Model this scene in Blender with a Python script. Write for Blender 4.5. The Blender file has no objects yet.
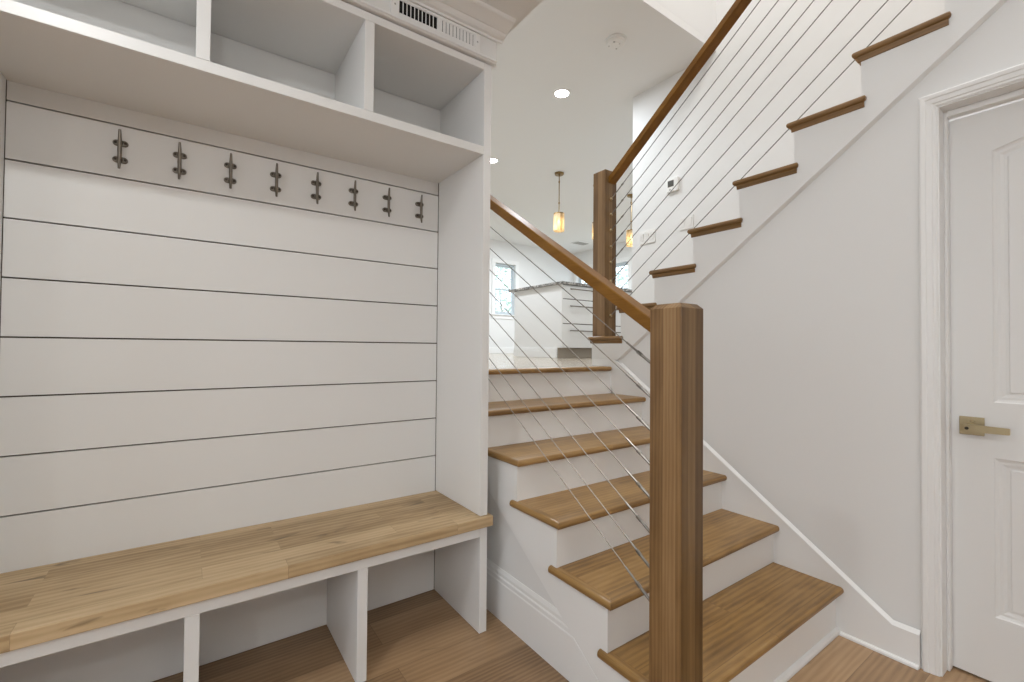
import bpy, bmesh, math
from mathutils import Vector, Matrix

S = bpy.context.scene
COL = S.collection
R = math.radians

# ----------------------------------------------------------------- materials
def mat(name):
    m = bpy.data.materials.new(name); m.use_nodes = True
    nt = m.node_tree
    return m, nt, nt.nodes['Principled BSDF']

def plain(name, col, rough=0.5, metal=0.0, bump=0.0, bscale=60.0, var=0.0, spec=0.5):
    m, nt, b = mat(name)
    b.inputs['Base Color'].default_value = (*col, 1)
    b.inputs['Roughness'].default_value = rough
    b.inputs['Metallic'].default_value = metal
    b.inputs['Specular IOR Level'].default_value = spec
    tc = nt.nodes.new('ShaderNodeTexCoord')
    n = nt.nodes.new('ShaderNodeTexNoise'); n.inputs['Scale'].default_value = bscale
    n.inputs['Detail'].default_value = 3
    nt.links.new(tc.outputs['Object'], n.inputs['Vector'])
    if bump:
        bp = nt.nodes.new('ShaderNodeBump'); bp.inputs['Strength'].default_value = bump
        bp.inputs['Distance'].default_value = 0.002
        nt.links.new(n.outputs['Fac'], bp.inputs['Height'])
        nt.links.new(bp.outputs['Normal'], b.inputs['Normal'])
    if var:
        mx = nt.nodes.new('ShaderNodeMix'); mx.data_type = 'RGBA'
        mx.inputs['A'].default_value = (*[c * (1 - var) for c in col], 1)
        mx.inputs['B'].default_value = (*[min(1, c * (1 + var)) for c in col], 1)
        nt.links.new(n.outputs['Fac'], mx.inputs['Factor'])
        nt.links.new(mx.outputs['Result'], b.inputs['Base Color'])
    return m

def glow(name, col, strength):
    m, nt, b = mat(name)
    b.inputs['Base Color'].default_value = (*col, 1)
    b.inputs['Emission Color'].default_value = (*col, 1)
    b.inputs['Emission Strength'].default_value = strength
    return m

def wood(name, dark, mid, light, axis='X', plank=None, rough=0.4, ring=9.0, gap=0.0012, tint=0.35, fine=1.0, gapcol=0.45, knots=0.0, spec=0.5, wave=0.16, along=1.5, amp=0.62):
    """oak: grain stretched along axis, optional boards (length, width)"""
    m, nt, b = mat(name)
    L = nt.links.new; N = nt.nodes.new
    tc = N('ShaderNodeTexCoord'); sp = N('ShaderNodeSeparateXYZ'); L(tc.outputs['Object'], sp.inputs[0])
    cb = N('ShaderNodeCombineXYZ')          # (along, across, other)
    if axis == 'X': order = ('X', 'Y', 'Z')
    elif axis == 'Y': order = ('Y', 'X', 'Z')
    else: order = ('Z', 'X', 'Y')
    if axis == 'Z':
        ad = N('ShaderNodeMath'); ad.operation = 'ADD'
        L(sp.outputs['X'], ad.inputs[0]); L(sp.outputs['Y'], ad.inputs[1])
        L(sp.outputs['Z'], cb.inputs[0]); L(ad.outputs[0], cb.inputs[1]); L(sp.outputs['Y'], cb.inputs[2])
    else:
        for i, k in enumerate(order): L(sp.outputs[k], cb.inputs[i])
    vec = cb.outputs[0]
    rnd = None
    if plank:
        br = N('ShaderNodeTexBrick'); br.offset = 0.37; br.squash = 1.0; br.offset_frequency = 2
        br.inputs['Scale'].default_value = 1.0
        br.inputs['Brick Width'].default_value = plank[0]; br.inputs['Row Height'].default_value = plank[1]
        br.inputs['Mortar Size'].default_value = gap; br.inputs['Mortar Smooth'].default_value = 0.1
        br.inputs['Bias'].default_value = 0.0
        br.inputs['Color1'].default_value = (0, 0, 0, 1); br.inputs['Color2'].default_value = (1, 1, 1, 1)
        br.inputs['Mortar'].default_value = (0.5, 0.5, 0.5, 1)
        L(vec, br.inputs['Vector'])
        rnd = br.outputs['Color']
        of = N('ShaderNodeVectorMath'); of.operation = 'SCALE'; of.inputs['Scale'].default_value = 13.7
        L(rnd, of.inputs[0])
        av = N('ShaderNodeVectorMath'); av.operation = 'ADD'; L(vec, av.inputs[0]); L(of.outputs[0], av.inputs[1])
        vec = av.outputs[0]
    # broad figure
    m1 = N('ShaderNodeMapping'); m1.inputs['Scale'].default_value = (along, ring, ring); L(vec, m1.inputs['Vector'])
    n1 = N('ShaderNodeTexNoise'); n1.inputs['Scale'].default_value = 2.2; n1.inputs['Detail'].default_value = 4
    n1.inputs['Distortion'].default_value = 0.6; L(m1.outputs[0], n1.inputs['Vector'])
    # fine pores
    m2 = N('ShaderNodeMapping'); m2.inputs['Scale'].default_value = (6.0, 150.0, 150.0); L(vec, m2.inputs['Vector'])
    n2 = N('ShaderNodeTexNoise'); n2.inputs['Scale'].default_value = 1.6; n2.inputs['Detail'].default_value = 5
    n2.inputs['Roughness'].default_value = 0.65; L(m2.outputs[0], n2.inputs['Vector'])
    # cathedral rings
    m3 = N('ShaderNodeMapping'); m3.inputs['Scale'].default_value = (0.55, 6.0, 6.0); L(vec, m3.inputs['Vector'])
    wv = N('ShaderNodeTexWave'); wv.wave_type = 'RINGS'; wv.rings_direction = 'X'
    wv.inputs['Scale'].default_value = 3.0; wv.inputs['Distortion'].default_value = 5.0
    wv.inputs['Detail'].default_value = 3; wv.inputs['Detail Scale'].default_value = 1.2
    L(m3.outputs[0], wv.inputs['Vector'])
    def mth(op, a, bb, c=None):
        k = N('ShaderNodeMath'); k.operation = op
        for i, v in enumerate((a, bb)):
            if isinstance(v, (int, float)): k.inputs[i].default_value = v
            else: L(v, k.inputs[i])
        return k.outputs[0]
    f = mth('ADD', mth('MULTIPLY', n1.outputs['Fac'], amp), (0.62 - amp) * 0.5)
    f = mth('ADD', f, mth('MULTIPLY', wv.outputs['Fac'], wave))
    f = mth('ADD', f, mth('MULTIPLY', n2.outputs['Fac'], 0.34 * fine))
    f = mth('SUBTRACT', f, 0.06 - (0.16 - wave) * 0.5 + 0.17 * (fine - 1) * 0.5)
    if rnd is not None:
        rb = N('ShaderNodeRGBToBW'); L(rnd, rb.inputs[0])
        f = mth('ADD', f, mth('MULTIPLY', mth('SUBTRACT', rb.outputs[0], 0.5), tint))
    cr = N('ShaderNodeValToRGB')
    e = cr.color_ramp.elements
    e[0].position = 0.18; e[0].color = (*dark, 1)
    e[1].position = 0.82; e[1].color = (*light, 1)
    q = cr.color_ramp.elements.new(0.5); q.color = (*mid, 1)
    L(f, cr.inputs[0])
    out = cr.outputs['Color']
    if knots:
        m4 = N('ShaderNodeMapping'); m4.inputs['Scale'].default_value = (3.2, 13.0, 13.0); L(vec, m4.inputs['Vector'])
        n4 = N('ShaderNodeTexNoise'); n4.inputs['Scale'].default_value = 1.3; n4.inputs['Detail'].default_value = 3
        n4.inputs['Distortion'].default_value = 1.0; L(m4.outputs[0], n4.inputs['Vector'])
        kr = N('ShaderNodeMapRange'); kr.inputs['From Min'].default_value = 0.63; kr.inputs['From Max'].default_value = 0.74
        kr.inputs['To Min'].default_value = 0.0; kr.inputs['To Max'].default_value = knots
        L(n4.outputs['Fac'], kr.inputs['Value'])
        km = N('ShaderNodeMix'); km.data_type = 'RGBA'; km.inputs['B'].default_value = (*[c * 0.45 for c in dark], 1)
        L(kr.outputs[0], km.inputs['Factor']); L(out, km.inputs['A']); out = km.outputs['Result']
    if plank:
        mx = N('ShaderNodeMix'); mx.data_type = 'RGBA'
        L(mth('MULTIPLY', br.outputs['Fac'], gapcol), mx.inputs['Factor'])
        L(out, mx.inputs['A']); mx.inputs['B'].default_value = (*[c * 0.4 for c in dark], 1)
        out = mx.outputs['Result']
    L(out, b.inputs['Base Color'])
    b.inputs['Roughness'].default_value = rough
    b.inputs['Specular IOR Level'].default_value = spec
    bp = N('ShaderNodeBump'); bp.inputs['Strength'].default_value = 0.12; bp.inputs['Distance'].default_value = 0.001
    L(n2.outputs['Fac'], bp.inputs['Height']); L(bp.outputs['Normal'], b.inputs['Normal'])
    return m

WALL = plain('wall_paint', (0.775, 0.772, 0.764), 0.6, bump=0.05, bscale=220, var=0.008, spec=0.3)
CEIL = plain('ceiling_paint', (0.79, 0.787, 0.779), 0.75, bump=0.04, bscale=200, spec=0.2)
TRIM = plain('trim_paint', (0.83, 0.827, 0.818), 0.35, spec=0.4)
CAB = plain('cabinet_paint', (0.79, 0.786, 0.774), 0.38, bump=0.02, bscale=120, spec=0.4)
DOORP = plain('door_paint', (0.775, 0.77, 0.758), 0.4, bump=0.03, bscale=90, spec=0.4)
GROOVE = plain('raw_edge_and_gap_shade', (0.10, 0.075, 0.055), 0.9)  # raw backing of the shiplap; also the shade painted between drawers
BLACK = plain('duct_black', (0.008, 0.008, 0.008), 0.9)
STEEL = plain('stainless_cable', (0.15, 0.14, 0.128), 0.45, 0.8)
STEELL = plain('stainless_cable_reflection', (0.30, 0.275, 0.245), 0.42, 0.8)  # lighter copy of the cable steel, reflection put into the colour
STEELD = plain('stainless_fitting', (0.27, 0.255, 0.235), 0.34, 0.9)
BRONZE = plain('aged_nickel', (0.20, 0.175, 0.145), 0.38, 0.85, var=0.15, bscale=80)
BRONZED = plain('dark_screw', (0.05, 0.04, 0.03), 0.5, 0.7)
BRASS = plain('satin_brass', (0.42, 0.34, 0.205), 0.36, 0.9)
BRASSD = plain('antique_brass', (0.26, 0.17, 0.07), 0.35, 0.9)
PLASTIC = plain('white_plastic', (0.80, 0.79, 0.77), 0.4)
PLASTICG = plain('grey_plastic', (0.42, 0.41, 0.39), 0.5)
SCREEN = plain('lcd_screen', (0.09, 0.09, 0.085), 0.25)
KICK = plain('toe_kick_board', (0.36, 0.31, 0.25), 0.6)
VINYL = plain('window_vinyl', (0.52, 0.57, 0.60), 0.4)  # backlit look of the frames put into a greyer colour

TC = ((0.125, 0.062, 0.016), (0.295, 0.165, 0.052), (0.42, 0.258, 0.098))
TREADX = wood('oak_tread', *TC, 'X', (24.0, 0.135), 0.36, tint=0.2, gap=0.0009, ring=8, fine=0.75, along=2.2)
TREADY = wood('oak_return', *TC, 'Y', None, 0.36, ring=7)
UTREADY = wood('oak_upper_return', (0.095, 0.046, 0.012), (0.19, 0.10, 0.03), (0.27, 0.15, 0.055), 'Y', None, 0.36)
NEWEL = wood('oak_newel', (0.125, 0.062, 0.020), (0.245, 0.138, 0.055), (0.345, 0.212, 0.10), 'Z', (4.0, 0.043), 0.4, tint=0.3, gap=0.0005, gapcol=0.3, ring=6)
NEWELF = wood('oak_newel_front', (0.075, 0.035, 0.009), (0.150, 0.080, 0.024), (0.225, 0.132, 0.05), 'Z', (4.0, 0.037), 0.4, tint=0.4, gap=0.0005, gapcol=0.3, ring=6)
RAILW = wood('oak_rail', (0.100, 0.038, 0.003), (0.205, 0.088, 0.009), (0.32, 0.155, 0.03), 'Y', None, 0.45, ring=6, wave=0.0, spec=0.3)
BENCHW = wood('butcher_block', (0.29, 0.185, 0.085), (0.50, 0.355, 0.195), (0.64, 0.48, 0.29), 'X', (0.62, 0.083), 0.45, tint=0.36, gap=0.0006, gapcol=0.35, knots=0.8, fine=0.4, ring=13, along=2.6, amp=0.5)
FLOORW = wood('oak_floor', (0.19, 0.112, 0.055), (0.365, 0.23, 0.123), (0.49, 0.33, 0.19), 'X', (1.6, 0.165), 0.36, tint=0.3, gap=0.0011, knots=0.3, fine=0.5, along=1.6, amp=0.36, ring=7)
MFLOOR = wood('oak_floor_sheen', (0.25, 0.20, 0.145), (0.42, 0.35, 0.27), (0.52, 0.45, 0.36), 'X', (1.6, 0.165), 0.16, tint=0.2, gap=0.0011)  # oak made paler and greyer, floor reflection put into the colour

def granite():
    m, nt, b = mat('granite'); L = nt.links.new; N = nt.nodes.new
    tc = N('ShaderNodeTexCoord'); v = N('ShaderNodeTexVoronoi'); v.inputs['Scale'].default_value = 45
    n = N('ShaderNodeTexNoise'); n.inputs['Scale'].default_value = 18; n.inputs['Detail'].default_value = 6
    L(tc.outputs['Object'], v.inputs['Vector']); L(tc.outputs['Object'], n.inputs['Vector'])
    ad = N('ShaderNodeMath'); ad.operation = 'MULTIPLY'; L(v.outputs['Distance'], ad.inputs[0]); L(n.outputs['Fac'], ad.inputs[1])
    cr = N('ShaderNodeValToRGB'); e = cr.color_ramp.elements
    e[0].position = 0.1; e[0].color = (0.07, 0.065, 0.06, 1); e[1].position = 0.5; e[1].color = (0.55, 0.53, 0.5, 1)
    L(ad.outputs[0], cr.inputs[0]); L(cr.outputs[0], b.inputs['Base Color']); b.inputs['Roughness'].default_value = 0.25
    return m
GRANITE = granite()

def pane_glass():
    m = bpy.data.materials.new('pane_glass'); m.use_nodes = True; nt = m.node_tree
    nt.nodes.remove(nt.nodes['Principled BSDF']); o = nt.nodes['Material Output']
    t = nt.nodes.new('ShaderNodeBsdfTransparent'); t.inputs[0].default_value = (0.92, 0.97, 0.98, 1)
    g = nt.nodes.new('ShaderNodeBsdfGlossy'); g.inputs['Roughness'].default_value = 0.03
    mx = nt.nodes.new('ShaderNodeMixShader'); mx.inputs[0].default_value = 0.06
    nt.links.new(t.outputs[0], mx.inputs[1]); nt.links.new(g.outputs[0], mx.inputs[2]); nt.links.new(mx.outputs[0], o.inputs[0])
    return m
GLASS = pane_glass()

def leafm():
    m, nt, b = mat('leaves'); L = nt.links.new; N = nt.nodes.new
    tc = N('ShaderNodeTexCoord'); n = N('ShaderNodeTexNoise'); n.inputs['Scale'].default_value = 3
    L(tc.outputs['Object'], n.inputs['Vector'])
    cr = N('ShaderNodeValToRGB'); e = cr.color_ramp.elements
    e[0].position = 0.3; e[0].color = (0.42, 0.52, 0.44, 1); e[1].position = 0.7; e[1].color = (0.62, 0.72, 0.64, 1)
    L(n.outputs['Fac'], cr.inputs[0]); L(cr.outputs[0], b.inputs['Base Color']); b.inputs['Roughness'].default_value = 0.7
    return m
LEAF = leafm()
BARK = plain('bark', (0.42, 0.38, 0.34), 0.9, bump=0.3, bscale=20, var=0.2)
GRASS = plain('grass_ground', (0.30, 0.38, 0.26), 0.9, var=0.2, bscale=2)

def mesh_shade():
    """amber glass shade with a crackled, banded tint that the bulb lights from inside"""
    m = bpy.data.materials.new('amber_shade'); m.use_nodes = True; nt = m.node_tree; L = nt.links.new; N = nt.nodes.new
    nt.nodes.remove(nt.nodes['Principled BSDF']); o = nt.nodes['Material Output']
    tc = N('ShaderNodeTexCoord'); mp = N('ShaderNodeMapping'); mp.inputs['Scale'].default_value = (30, 30, 6); L(tc.outputs['Object'], mp.inputs[0])
    n = N('ShaderNodeTexNoise'); n.inputs['Scale'].default_value = 1.0; n.inputs['Detail'].default_value = 4; L(mp.outputs[0], n.inputs['Vector'])
    cr = N('ShaderNodeValToRGB'); e = cr.color_ramp.elements
    e[0].position = 0.35; e[0].color = (0.68, 0.53, 0.32, 1); e[1].position = 0.65; e[1].color = (0.97, 0.90, 0.74, 1); L(n.outputs['Fac'], cr.inputs[0])
    tl = N('ShaderNodeBsdfTranslucent'); L(cr.outputs[0], tl.inputs[0])
    df = N('ShaderNodeBsdfDiffuse'); L(cr.outputs[0], df.inputs[0])
    tr = N('ShaderNodeBsdfTransparent'); L(cr.outputs[0], tr.inputs[0])
    a = N('ShaderNodeMixShader'); a.inputs[0].default_value = 0.4; L(tl.outputs[0], a.inputs[1]); L(df.outputs[0], a.inputs[2])
    c = N('ShaderNodeMixShader'); c.inputs[0].default_value = 0.35; L(a.outputs[0], c.inputs[1]); L(tr.outputs[0], c.inputs[2])
    L(c.outputs[0], o.inputs[0])
    return m
SHADE = mesh_shade()
BULB = glow('bulb_glow', (1.0, 0.88, 0.68), 8.0)
LENS = glow('downlight_lens', (1.0, 0.97, 0.92), 30.0)

# ----------------------------------------------------------------- mesh helpers
def nbm(): return bmesh.new()

def box(bm, x0, x1, y0, y1, z0, z1, bev=0.0, seg=2):
    t = bmesh.new()
    v = [t.verts.new((x, y, z)) for x in (x0, x1) for y in (y0, y1) for z in (z0, z1)]
    for f in ((0, 1, 3, 2), (4, 6, 7, 5), (0, 4, 5, 1), (2, 3, 7, 6), (0, 2, 6, 4), (1, 5, 7, 3)):
        t.faces.new([v[i] for i in f])
    bmesh.ops.recalc_face_normals(t, faces=t.faces)
    if bev: bmesh.ops.bevel(t, geom=t.edges[:], offset=bev, segments=seg, affect='EDGES', profile=0.5)
    merge(bm, t)

def merge(bm, t):
    me = bpy.data.meshes.new('tmp'); t.to_mesh(me); t.free(); bm.from_mesh(me); bpy.data.meshes.remove(me)

def prism(bm, pts, axis, a0, a1, bevel_pred=None, off=0.0, seg=3):
    """polygon pts extruded along axis. axis X: pts=(y,z); Y: pts=(x,z); Z: pts=(x,y)"""
    def mk(p, a):
        return {'X': (a, p[0], p[1]), 'Y': (p[0], a, p[1]), 'Z': (p[0], p[1], a)}[axis]
    t = bmesh.new()
    A = [t.verts.new(mk(p, a0)) for p in pts]; B = [t.verts.new(mk(p, a1)) for p in pts]
    n = len(pts)
    t.faces.new(A); t.faces.new(B[::-1])
    for i in range(n): t.faces.new((A[i], B[i], B[(i + 1) % n], A[(i + 1) % n]))
    bmesh.ops.recalc_face_normals(t, faces=t.faces)
    if bevel_pred:
        es = [e for e in t.edges if bevel_pred(e.verts[0].co, e.verts[1].co)]
        if es: bmesh.ops.bevel(t, geom=es, offset=off, segments=seg, affect='EDGES', profile=0.5)
    merge(bm, t)

def tube(bm, p, q, r, seg=10, r2=None):
    p = Vector(p); q = Vector(q); d = q - p; L = d.length
    rot = d.to_track_quat('Z', 'Y').to_matrix().to_4x4()
    bmesh.ops.create_cone(bm, cap_ends=True, cap_tris=False, segments=seg, radius1=r, radius2=r if r2 is None else r2, depth=L,
                          matrix=Matrix.Translation((p + q) / 2) @ rot)

def lathe(bm, prof, c, axis='Z', seg=28, closed=True):
    """prof list of (r, h) revolved around axis through c"""
    rings = []
    for r, h in prof:
        ring = []
        for k in range(seg):
            a = 2 * math.pi * k / seg
            u, v = r * math.cos(a), r * math.sin(a)
            co = {'Z': (u, v, h), 'X': (h, u, v), 'Y': (u, h, v)}[axis]
            ring.append(bm.verts.new(Vector(c) + Vector(co)))
        rings.append(ring)
    for a, b in zip(rings, rings[1:]):
        for k in range(seg):
            bm.faces.new((a[k], a[(k + 1) % seg], b[(k + 1) % seg], b[k]))
    if closed:
        bm.faces.new(rings[0][::-1]); bm.faces.new(rings[-1])
    bmesh.ops.recalc_face_normals(bm, faces=bm.faces)

def rootloc(p):
    while p.parent: p = p.parent
    return Vector(p.location)

def obj(name, bm, m, parent=None, smooth=False, m2=None):
    me = bpy.data.meshes.new(name)
    if parent is not None: off = rootloc(parent)
    else:
        bb = [Vector((min(v.co[i] for v in bm.verts), max(v.co[i] for v in bm.verts))) for i in range(3)]
        off = Vector(((bb[0][0] + bb[0][1]) / 2, (bb[1][0] + bb[1][1]) / 2, bb[2][0]))
    bmesh.ops.translate(bm, verts=bm.verts, vec=-off)
    bm.to_mesh(me); bm.free()
    me.materials.append(m)
    if m2: me.materials.append(m2)
    o = bpy.data.objects.new(name, me); COL.objects.link(o)
    if parent is None: o.location = off
    else: o.parent = parent
    if smooth:
        for f in me.polygons: f.use_smooth = True
        try:
            md = None
            me.set_sharp_from_angle(angle=R(35))
        except Exception: pass
    return o

def thing(name, loc, label, cat, group=None, kind=None):
    o = bpy.data.objects.new(name, None); o.empty_display_size = 0.05; COL.objects.link(o); o.location = loc
    return tag(o, label, cat, group, kind)

def tag(o, label, cat, group=None, kind=None):
    o['label'] = label; o['category'] = cat
    if group: o['group'] = group
    if kind: o['kind'] = kind
    return o

def struct(name, bm, m, label, cat, **k):
    return tag(obj(name, bm, m, **k), label, cat, kind='structure')

def copy_tree(o, parent=None):
    c = o.copy(); COL.objects.link(c)
    if parent is not None: c.parent = parent
    for ch in [q for q in bpy.data.objects if q.parent == o]: copy_tree(ch, c)
    return c

# ----------------------------------------------------------------- key dimensions
YB, YF = 2.072, 1.645             # back of the alcove, front of its panels
HC = 2.585                        # hall ceiling
MF = 1.086                        # main floor level
MC = 3.585                        # main ceiling
XS = 1.153                        # face of the wall under the lower flight
XW = 2.29                         # wall under the upper flight
XF = 3.40                         # wall beyond the upper flight
RISE, RUN, Y1 = 0.18, 0.2555, 0.762
URISE, URUN, UY1 = 0.1952, 0.258, 2.272
def uz(k): return 1.091 + URISE * k if k else MF
def tz(k): return 0.0 if k == 0 else 0.2 + (MF - 0.2) / 5 * (k - 1)
def uy(k): return UY1 - URUN * (k - 1)
def ly(k): return Y1 + RUN * (k - 1)

# ----------------------------------------------------------------- setting: floors, ceilings, walls
b = nbm(); box(b, -4.2, 3.5, -3.2, 2.2, -0.08, 0.0)
struct('floor', b, FLOORW, 'oak plank floor of the hall below the stairs', 'floor')
b = nbm(); prism(b, [(1.06, 2.13), (XW - 0.002, 2.13), (XW - 0.002, 2.262), (7.97, 2.262), (7.97, 8.56), (1.06, 8.56)], 'Z', MF - 0.09, MF)
struct('floor_upper', b, MFLOOR, 'oak kitchen floor at the top of the lower stairs, reflections in its colour', 'floor')
b = nbm(); box(b, -4.2, 1.128, -3.2, 2.2, HC, HC + 0.06)
struct('ceiling_hall', b, CEIL, 'low white ceiling above the mudroom cubbies', 'ceiling')
b = nbm(); box(b, 1.06, 7.97, 2.0, 8.56, MC, MC + 0.06)
struct('ceiling', b, CEIL, 'high white kitchen ceiling with the downlight and smoke detector', 'ceiling')
b = nbm(); box(b, 1.06, 3.52, -3.2, 2.08, 6.2, 6.26)
struct('ceiling_stairwell', b, CEIL, 'white ceiling high over the open stairwell', 'ceiling')
b = nbm(); box(b, 1.06, XF, 2.0, 2.07, MC + 0.061, 6.2)
struct('wall_stairwell', b, WALL, 'bright white wall rising above the kitchen ceiling edge', 'wall')
b = nbm(); box(b, 1.062, 1.128, -3.2, 2.0, HC + 0.061, 6.2)
struct('wall_hall', b, WALL, 'white stairwell wall rising over the hall ceiling edge', 'wall')

# shiplap back wall: real boards with open joints over a dark backing
b = nbm()
zs = [0.0, 0.105, 0.291, 0.477, 0.663, 0.849, 1.035, 1.2215, 1.408, 1.5945, 1.779, 1.963, 2.6]
zs = [0.0, 0.477] + zs[4:]
for z0, z1 in zip(zs, zs[1:]):
    box(b, -0.4762, 1.0105, YB, YB + 0.014, z0 + 0.0026, min(z1, HC) - 0.0026)
sb = obj('wall_shiplap', b, CAB); tag(sb, 'white horizontal shiplap boards behind the coat hooks', 'wall', kind='structure')
b = nbm(); box(b, -4.2, 1.128, YB + 0.0145, YB + 0.12, 0, HC)
struct('wall_back', b, GROOVE, 'backing behind the shiplap joints', 'wall')
b = nbm(); box(b, -4.2, -0.535, YF - 0.02, YB + 0.014, 0, HC)
struct('wall_left', b, WALL, 'white wall left of the built-in bench', 'wall')

# wall under the lower flight (mostly behind stringer)
b = nbm()
pts = [(ly(1) + 0.0455, 0.0), (2.09, 0.0), (2.09, MF - 0.032)]
for k in range(6, 0, -1):
    pts += [(ly(k) + 0.0455, tz(k) - 0.032), (ly(k) + 0.0455, tz(k - 1) - (0.032 if k > 1 else 0))]
pts = pts[:-1]
prism(b, pts, 'X', XS, XS + 0.06)
struct('wall_stair', b, WALL, 'white wall below the open side of the lower stairs', 'wall')

# wall under upper flight with door opening
DY0, DY1, DZ = -0.36, 0.470, 2.130
def sawtooth(off_y, off_z, kmax, y_end):
    """points climbing from low far end to high near end, just below the treads"""
    out = []
    for k in range(1, kmax + 1):
        out += [(uy(k) - off_y, uz(k - 1) - (off_z if k > 1 else 0.0)), (uy(k) - off_y, uz(k) - off_z)]
    out.append((y_end, uz(kmax) - off_z))
    return out
b = nbm()
st = sawtooth(0.0455, 0.0295, 12, -1.2)
# far part (Y > DY1)
stf = [p for p in st if p[0] > DY1 + 0.001]
zj = [uz(k) - 0.0295 for k in range(1, 13) if uy(k) - 0.0455 > DY1][-1]
prism(b, [(uy(1) - 0.0455, 0.0), (uy(1) - 0.0455, MF)] + stf[1:] + [(DY1, zj), (DY1, 0.0)], 'X', XW, XW + 0.1)
stn = [p for p in st if p[0] < DY1 - 0.001]
prism(b, [(DY1, DZ), (DY1, zj)] + stn + [(-1.2, DZ)], 'X', XW, XW + 0.1)
prism(b, [(DY0, 0), (DY0, DZ), (-1.2, DZ), (-1.2, 0)], 'X', XW, XW + 0.1)
box(b, XW, XW + 0.1, -3.2, -1.2, 0, 6.2)
struct('wall_right', b, WALL, 'smooth white wall under the upper stairs, beside the door', 'wall')

b = nbm(); box(b, 1.06, XF - 0.001, 2.2268, 2.26, 0.0, MF - 0.095)  # added out of view to stop light leaking under the stairs
struct('wall_light_block', b, WALL, 'unseen wall added under the landing to block stray light', 'wall')
b = nbm(); prism(b, [(2.15, 0.96), (-1.15, 3.43), (-1.15, 3.40), (2.15, 0.93)], 'X', XW + 0.102, XF - 0.001)
struct('ceiling_closet', b, CEIL, 'sloping plaster under the upper stairs behind the door', 'ceiling')
b = nbm(); box(b, -4.3, -4.201, -3.2, 2.2, 0.0, 1.05); box(b, -4.3, -4.201, -3.2, 2.2, 2.42, 6.2)
box(b, -4.3, -4.201, 1.7, 2.2, 1.05, 2.42); box(b, -4.3, -4.201, -3.2, -2.7, 1.05, 2.42)  # opening made up to admit daylight above bench height
struct('wall_end', b, WALL, 'unseen white hall end wall, its opening added to let in daylight', 'wall')
b = nbm(); box(b, -4.2, XF + 0.1, -3.3, -3.201, 0.0, 6.2)
struct('wall_rear', b, WALL, 'white wall closing the hall behind the viewer', 'wall')
b = nbm(); box(b, XF, XF + 0.1, -3.2, 2.835, 0.0, 6.2)
struct('wall_far_right', b, WALL, 'white wall with thermostat and switches behind the upper cables', 'wall')
b = nbm(); box(b, XF + 0.1, 7.97, 2.735, 2.835, MF, MC)
struct('wall_kitchen_front', b, WALL, 'white kitchen wall behind the thermostat wall', 'wall')
b = nbm(); box(b, 1.0, 1.06, 2.2, 8.56, MF, MC)
struct('wall_kitchen_left', b, WALL, 'white kitchen wall above the mudroom', 'wall')

# far kitchen walls with window openings
WX0, WX1, WZ0, WZ1 = 5.50, 6.05, 1.95, 3.09
b = nbm()
for r in ((1.06, WX0, MF, MC), (WX1, 7.97, MF, MC), (WX0, WX1, MF, WZ0), (WX0, WX1, WZ1, MC)):
    box(b, r[0], r[1], 8.40, 8.52, r[2], r[3])
struct('wall_kitchen_back', b, WALL, 'pale far kitchen wall with the narrow window', 'wall')
RW = [(6.66, 7.21), (7.72, 8.27)]
b = nbm(); KX = 7.85
segs = [2.835, RW[0][0], RW[0][1], RW[1][0], RW[1][1], 8.399]
for i in range(5):
    if i % 2 == 0: box(b, KX, KX + 0.12, segs[i], segs[i + 1], MF, MC)
    else:
        box(b, KX, KX + 0.12, segs[i], segs[i + 1], MF, WZ0); box(b, KX, KX + 0.12, segs[i], segs[i + 1], WZ1 + 0.05, MC)
struct('wall_kitchen_right', b, WALL, 'pale right kitchen wall behind the upper newel', 'wall')

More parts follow.
